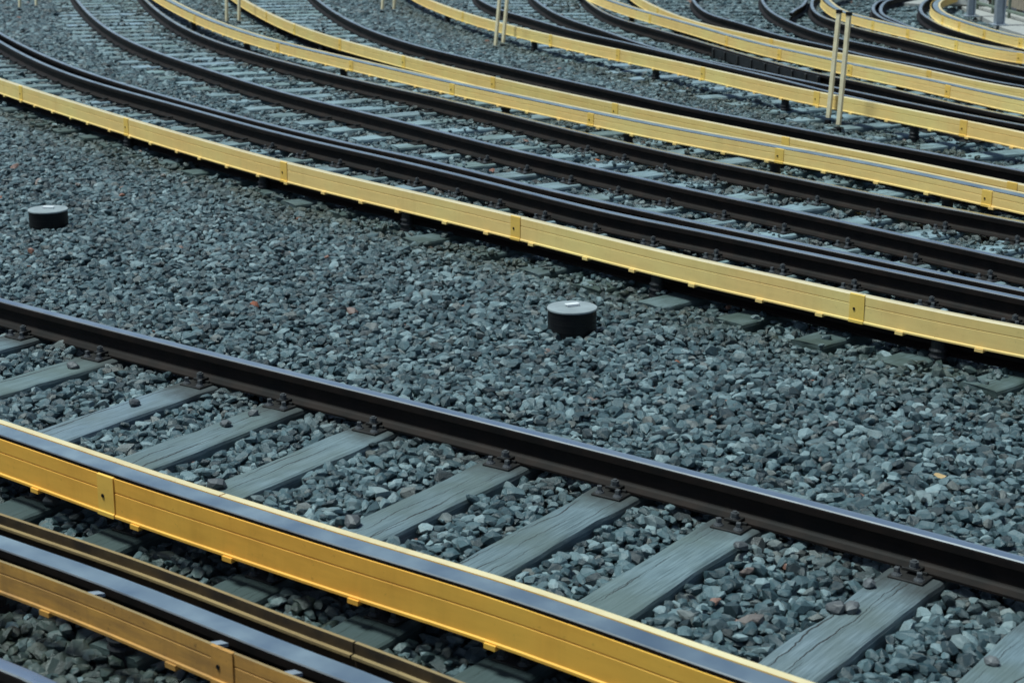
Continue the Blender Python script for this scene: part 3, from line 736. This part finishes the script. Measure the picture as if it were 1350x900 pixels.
n = len(X); print('stones', n)
me = bpy.data.meshes.new('gravel'); me.vertices.add(n)
me.vertices.foreach_set('co', np.stack([X, Y, Z], -1).ravel())
def attr(name, typ, data, key): 
    a = me.attributes.new(name, typ, 'POINT'); a.data.foreach_set(key, np.ascontiguousarray(data).ravel())
tilt = rng.normal(0, .30, (n, 2))
attr('rot', 'FLOAT_VECTOR', np.stack([tilt[:, 0], tilt[:, 1], rng.uniform(0, 6.283, n)], -1).astype(np.float32), 'vector')
attr('scl', 'FLOAT_VECTOR', (SZ[:, None]*np.stack([rng.uniform(.9, 1.4, n), rng.uniform(.65, 1.0, n), rng.uniform(.44, .85, n)], -1)).astype(np.float32), 'vector')
attr('idx', 'INT', rng.integers(0, 14, n).astype(np.int32), 'value')
attr('moss', 'FLOAT', ms.astype(np.float32), 'value')  # moss, and the painted shade around the nearest boards
attr('rust', 'FLOAT', (np.clip(rs*(.2+.9*vnoise(X, Y, 2.6, 8)), 0, .6)*rng.uniform(.1, 1.0, n)).astype(np.float32), 'value')
me.materials.append(M_stone); me.update()
gravel = bpy.data.objects.new('gravel', me); C.objects.link(gravel)
tag(gravel, 'bluish grey crushed stone ballast between the tracks', 'gravel', kind='stuff')
ng = bpy.data.node_groups.new('gravel_scatter', 'GeometryNodeTree')
ng.interface.new_socket('Geometry', in_out='INPUT', socket_type='NodeSocketGeometry'); ng.interface.new_socket('Geometry', in_out='OUTPUT', socket_type='NodeSocketGeometry')
g = ng.nodes; gl = ng.links
gi, go = g.new('NodeGroupInput'), g.new('NodeGroupOutput')
join = g.new('GeometryNodeJoinGeometry')
geos = []
for v in range(14):
    ico = g.new('GeometryNodeMeshIcoSphere'); ico.inputs['Radius'].default_value = 1; ico.inputs['Subdivisions'].default_value = 2
    rv = g.new('FunctionNodeRandomValue'); rv.data_type = 'FLOAT_VECTOR'; rv.inputs[0].default_value = (-.34,)*3; rv.inputs[1].default_value = (.34,)*3
    rv.inputs['Seed'].default_value = v*17+3
    spn = g.new('GeometryNodeSetPosition'); gl.new(ico.outputs[0], spn.inputs[0]); gl.new(rv.outputs[0], spn.inputs['Offset'])
    ch = g.new('GeometryNodeConvexHull'); gl.new(spn.outputs[0], ch.inputs[0])
    sm = g.new('GeometryNodeSetMaterial'); sm.inputs['Material'].default_value = M_stone; gl.new(ch.outputs[0], sm.inputs[0])
    gti = g.new('GeometryNodeGeometryToInstance'); gl.new(sm.outputs[0], gti.inputs[0]); geos.append(gti)
for x in reversed(geos): gl.new(x.outputs[0], join.inputs[0])
iop = g.new('GeometryNodeInstanceOnPoints'); gl.new(gi.outputs[0], iop.inputs['Points']); gl.new(join.outputs[0], iop.inputs['Instance'])
iop.inputs['Pick Instance'].default_value = True
def named(nm, typ):
    a = g.new('GeometryNodeInputNamedAttribute'); a.data_type = typ; a.inputs[0].default_value = nm; return a.outputs[0]
gl.new(named('idx', 'INT'), iop.inputs['Instance Index'])
e2r = g.new('FunctionNodeEulerToRotation'); gl.new(named('rot', 'FLOAT_VECTOR'), e2r.inputs[0]); gl.new(e2r.outputs[0], iop.inputs['Rotation'])
gl.new(named('scl', 'FLOAT_VECTOR'), iop.inputs['Scale'])
gl.new(iop.outputs[0], go.inputs[0])
md = gravel.modifiers.new('scatter', 'NODES'); md.node_group = ng

# ------------------------------------------------------------------ loose stones on the foreground timbers
def stone(seed, s):
    r = random.Random(seed); bm = bmesh.new(); bmesh.ops.create_icosphere(bm, subdivisions=2, radius=1)
    for v in bm.verts: v.co = v.co*(1+r.uniform(-.22, .22))
    bmesh.ops.convex_hull(bm, input=bm.verts[:])
    bmesh.ops.delete(bm, geom=[v for v in bm.verts if not v.link_faces], context='VERTS')
    for v in bm.verts: v.co.x *= s*1.15; v.co.y *= s*.9; v.co.z *= s*.72
    return bm
LS = [((96, 483), .030, 'dark stone on the pale sleeper by the left edge'), ((177, 532), .030, 'round dark stone on the lower edge of the bluish flaking sleeper'),
      ((298, 559), .028, 'dark stone lying on the greenish grey sleeper'), ((334, 545), .026, 'dark stone by the bolts of the greenish grey sleeper'),
      ((464, 690), .038, 'dark stone against the golden board beside a smooth sleeper'), ((977, 720), .027, 'pale dark stone beside the bolts of the long cracked sleeper'),
      ((1146, 770), .028, 'pale stone just below the bolts of the lower right sleeper'), ((1102, 803), .034, 'left one of two dark stones touching on the lower right sleeper'),
      ((1122, 803), .032, 'right one of two dark stones touching on the lower right sleeper'), ((1308, 872), .024, 'small black stone on the sleeper at the right edge'),
      ((286, 641), .040, 'brown stone standing behind the golden board edge'), ((67, 662), .04, 'dark stone on a shaded sleeper below the golden board')]
for i, ((x, y), s, lab) in enumerate(LS):
    p = at(x, y, ZS+.01); o = bmo('ballast_stone', stone(50+i, s), M_loose, None, (p[0], p[1], ZS+s*.5), False); o.rotation_euler = (.1, .2, i*1.3)
    tag(o, lab, 'stone', 'loose stones on the foreground sleepers')

# ------------------------------------------------------------------ black capped pipe stubs
def stub(x, y, rad, hgt, lab, ang):
    p = at(x, y, -.19); r_ = empty('pipe_stub', (p[0], p[1], -.20)); tag(r_, lab, 'pipe stub', 'capped pipe stubs in the gravel')
    bm = bmesh.new()
    cyl(bm, (0, 0, -.03), rad*.985, rad*.985, hgt+.03, 48)
    for q in range(3): cyl(bm, (0, 0, hgt*(.30+.25*q)), rad*.995, rad*.995, .006, 48)
    bmo('body', bm, M_black, r_, smooth=False)
    bm = bmesh.new(); cyl(bm, (0, 0, hgt+.0005), rad*1.02, rad*1.02, .008, 48); cyl(bm, (0, 0, hgt+.0086), rad*1.02, rad*1.0, .004, 48)
    ld = bmo('lid', bm, M_lid, r_)
    bm = bmesh.new(); box(bm, (0, 0, .012), (.085, .042, .003), .001); box(bm, (.0, -.0195, .006), (.085, .003, .012), 0)
    lb = bmo('label_plate', bm, M_white, ld, (0, rad*.12, hgt+.0146)); lb.rotation_euler = (0, 0, ang)
    return r_
stub(754, 441, .149, .172, 'black capped pipe stub with a white plate in the middle gravel', R(25))
stub(65, 301, .150, .152, 'black capped pipe stub near the left edge of the gravel', R(-5))

# ------------------------------------------------------------------ cream posts in pairs
def post(bx_, by_, tx, ty, lab, w=.044, zb=-.19):
    p = at(bx_, by_, zb)
    # top: same distance from the camera, on the sight line of the photo point
    u = (tx-675.)/F; v = (450.-ty)/F; c_, s_ = math.cos(PITCH), math.sin(PITCH)
    Yd = c_+v*s_; Zd = v*c_-s_; t = p[1]/Yd
    top = np.array([u*t, p[1], CAMH+Zd*t]); base = np.array([p[0], p[1], zb]); ax = top-base; Lh = np.linalg.norm(ax); ax /= Lh
    r_ = empty('marker_post', tuple(base)); tag(r_, lab, 'post', 'cream marker posts in pairs')
    r_.rotation_euler = (0, math.atan2(ax[0], ax[2]), 0)
    bm = bmesh.new(); box(bm, (0, 0, Lh*.5+.03), (w, w*.9, Lh-.06-.05), .003); bmo('shaft', bm, M_post, r_).rotation_euler = (0, 0, R(-40))
    bm = bmesh.new(); box(bm, (0, 0, .030), (w+.012, w+.008, .068), .004); box(bm, (0, 0, -.003), (w+.05, w+.05, .012), .002); bmo('foot', bm, M_black, r_).rotation_euler = (0, 0, R(-40))
    bm = bmesh.new(); box(bm, (0, 0, Lh-.012), (w+.010, w+.006, .036), .004); bmo('cap', bm, M_black, r_).rotation_euler = (0, 0, R(-40))
post(1091, 166, 1106.5, 14, 'left post of the tall pair in front of the yellow boards on the right')
post(1104.5, 175.5, 1119.5, 17, 'right post of the tall pair in front of the yellow boards on the right')
post(652.5, 68, 662, -40, 'left post of the pair standing in the gravel at the top centre')
post(662.5, 64, 672.5, -44, 'right post of the pair standing in the gravel at the top centre')
post(503.5, 19, 509, -75, 'left post of the pair whose feet show left of the top centre')
post(519, 18.5, 524, -76, 'right post of the pair whose feet show left of the top centre')
post(299, 35, 298, -62, 'left post of the pair behind the yellow boards at the upper left')
post(315, 34, 315.5, -64, 'right post of the pair behind the yellow boards at the upper left')
post(26, 16, 26, -80, 'left post of the pair in the top left corner')
post(48, 13.5, 47, -82, 'right post of the pair in the top left corner')

# ------------------------------------------------------------------ fallen leaves
def leaf(x, y, s, m, lab, rz, z=-.155):
    bm = bmesh.new(); pts = [(-1, 0), (-.5, .42), (.1, .5), (.7, .28), (1.15, 0), (.7, -.28), (.1, -.5), (-.5, -.42)]
    top = [bm.verts.new((a*s, b*s, .25*s*(b*b)+.12*s*a*a)) for a, b in pts]; low = [bm.verts.new((v.co.x, v.co.y, v.co.z-.0012)) for v in top]
    bm.faces.new(top); bm.faces.new(low[::-1])
    for i in range(8): bm.faces.new((top[i], low[i], low[(i+1) % 8], top[(i+1) % 8]))
    bmesh.ops.recalc_face_normals(bm, faces=bm.faces[:])
    p = at(x, y, z); o = bmo('fallen_leaf', bm, m, None, (p[0], p[1], z)); o.rotation_euler = (.5, .25, rz); tag(o, lab, 'leaf', 'fallen leaves')
leaf(798, 89, .06, M_leafy, 'bright yellow leaf on gravel in front of the yellow board, top centre', 1.2)
leaf(1238, 627, .035, M_leaft, 'tan leaf on the gravel at the right above the brown rail', .4)
leaf(337, 511, .018, M_leafo, 'tiny orange leaf on the foot of the brown rail', .2, -.132)
leaf(203, 437, .022, M_leafo, 'orange leaf on gravel just behind the brown rail at left', 2)
leaf(38, 351, .022, M_leafo, 'orange leaf in the gravel near the left edge', 2.5)
leaf(787, 211, .03, M_leafo, 'orange leaf between the two bright rails right of centre', .7, -.15)
leaf(909, 118, .045, M_leafo, 'rust coloured leaf below the yellow board left of the tall posts', .3)
leaf(822, 7, .10, M_leafo, 'large orange scrap on the gravel behind the far yellow boards', .1)

# ------------------------------------------------------------------ walkway corner at the top right
def prism(pts, z0, z1):
    n = len(pts); V = [(x, y, z0) for x, y in pts] + [(x, y, z1) for x, y in pts]
    return V, [tuple(range(n))[::-1], tuple(range(n, 2*n))] + [(i, (i+1) % n, n+(i+1) % n, n+i) for i in range(n)]
wk = [at(*q, -.08) for q in ((1262, 6), (1300, 25), (1322, 37), (1350, 46), (1400, 62), (1440, 20), (1400, -30), (1290, -30))]
tag(obj('walkway', prism(wk, -.23, -.08), M_conc), 'pale concrete walkway at the top right', 'walkway', kind='structure')
pv = [at(*q, -.12) for q in ((1185, 4), (1224, 6), (1222, -20), (1190, -20))]
tag(obj('concrete_slab', prism(pv, -.23, -.12), M_conc, origin=(*pv[0], -.2)), 'pale concrete slab between the tight far rails', 'slab')
def galv(x, y, w, lab):
    p = at(x, y, -.08); r_ = empty('steel_post', (p[0], p[1], -.08)); tag(r_, lab, 'post', 'galvanised posts on the walkway')
    bm = bmesh.new()
    box(bm, (-w/2+.008, 0, .9), (.016, w, 1.8), .002); box(bm, (w/2-.008, 0, .9), (.016, w, 1.8), .002); box(bm, (0, 0, .9), (w-.034, .014, 1.8), 0)
    bmo('column', bm, M_galv, r_)
    bm = bmesh.new(); box(bm, (0, 0, .0105), (w+.12, w+.12, .02), .003); bmo('base_plate', bm, M_galv, r_)
galv(1279.5, 22, .13, 'left galvanised post at the walkway edge, beside the white cabinet')
galv(1317, 33.5, .15, 'right galvanised post at the walkway edge, in front of the plank fence')
# plank fence with a handrail in front
a, b = at(1296, 6, -.08), at(1400, 34, -.08); d_ = b-a; Lf = np.linalg.norm(d_); an = math.atan2(d_[1], d_[0])
fr = empty('plank_fence', (a[0], a[1], -.08), an); tag(fr, 'upright plank fence behind the walkway posts', 'fence')
bm = bmesh.new(); x = 0; r5 = random.Random(3)
while x < Lf:
    w = r5.uniform(.12, .15); box(bm, (x+w/2, 0, .75), (w-.012, .024, 1.34+r5.uniform(-.01, .01)), .002); x += w
bmo('planks', bm, M_plank, fr)
for z in (.25, 1.2):
    bm = bmesh.new(); box(bm, (Lf/2, .046, z), (Lf, .06, .09), .003); bmo('cross_rail', bm, M_plank, fr)
for x in np.arange(.1, Lf, 1.6):
    bm = bmesh.new(); box(bm, (x, .13, .7), (.09, .09, 1.4), .004); bmo('fence_post', bm, M_plank, fr)
off = np.array([d_[1], -d_[0]])/Lf*.45
hr = empty('handrail', (a[0]+off[0], a[1]+off[1], -.08), an); tag(hr, 'low grey green handrail before the plank fence', 'handrail')
bm = bmesh.new(); box(bm, (Lf/2, 0, .42), (Lf, .05, .05), .01); bmo('top_rail', bm, M_green, hr)
bm = bmesh.new(); box(bm, (Lf/2, 0, .12), (Lf, .05, .05), .01); bmo('bottom_rail', bm, M_green, hr)
for x in np.arange(.2, Lf, .9):
    bm = bmesh.new(); box(bm, (x, 0, .197), (.045, .045, .394), .004); bmo('upright', bm, M_green, hr)
p = at(1254, 11, -.2); cb_ = empty('signal_cabinet', (p[0], p[1], -.2), R(-15)); tag(cb_, 'dark cabinet on two legs beside the farthest yellow board', 'cabinet')
bm = bmesh.new(); box(bm, (0, 0, .385), (.42, .3, .6), .01); bmo('case', bm, M_black, cb_)
for s in (-1, 1):
    bm = bmesh.new(); box(bm, (s*.15, 0, .040), (.06, .06, .085), .004); bmo('leg', bm, M_black, cb_)
p = at(1276, 9, -.08); wb = empty('white_cabinet', (p[0], p[1]+.2, -.08), R(-10)); tag(wb, 'white cabinet standing on the walkway behind the left steel post', 'cabinet')
bm = bmesh.new(); box(bm, (0, 0, .45), (.75, .4, .84), .012); bmo('case', bm, M_white, wb)
bm = bmesh.new(); box(bm, (0, 0, .015), (.66, .34, .03), 0); bmo('plinth', bm, M_conc, wb)
p = at(1294, 5, -.08); rp = empty('hose_post', (p[0]+.05, p[1]+.3, -.08)); tag(rp, 'red brown stand post beside the white cabinet', 'post')
bm = bmesh.new(); box(bm, (0, 0, .5), (.14, .14, 1.0), .01); bmo('column', bm, M_brick, rp)
bm = bmesh.new(); box(bm, (0, 0, 1.015), (.18, .18, .028), .005); bmo('cap', bm, M_brick, rp)
print('objects', len(bpy.data.objects))
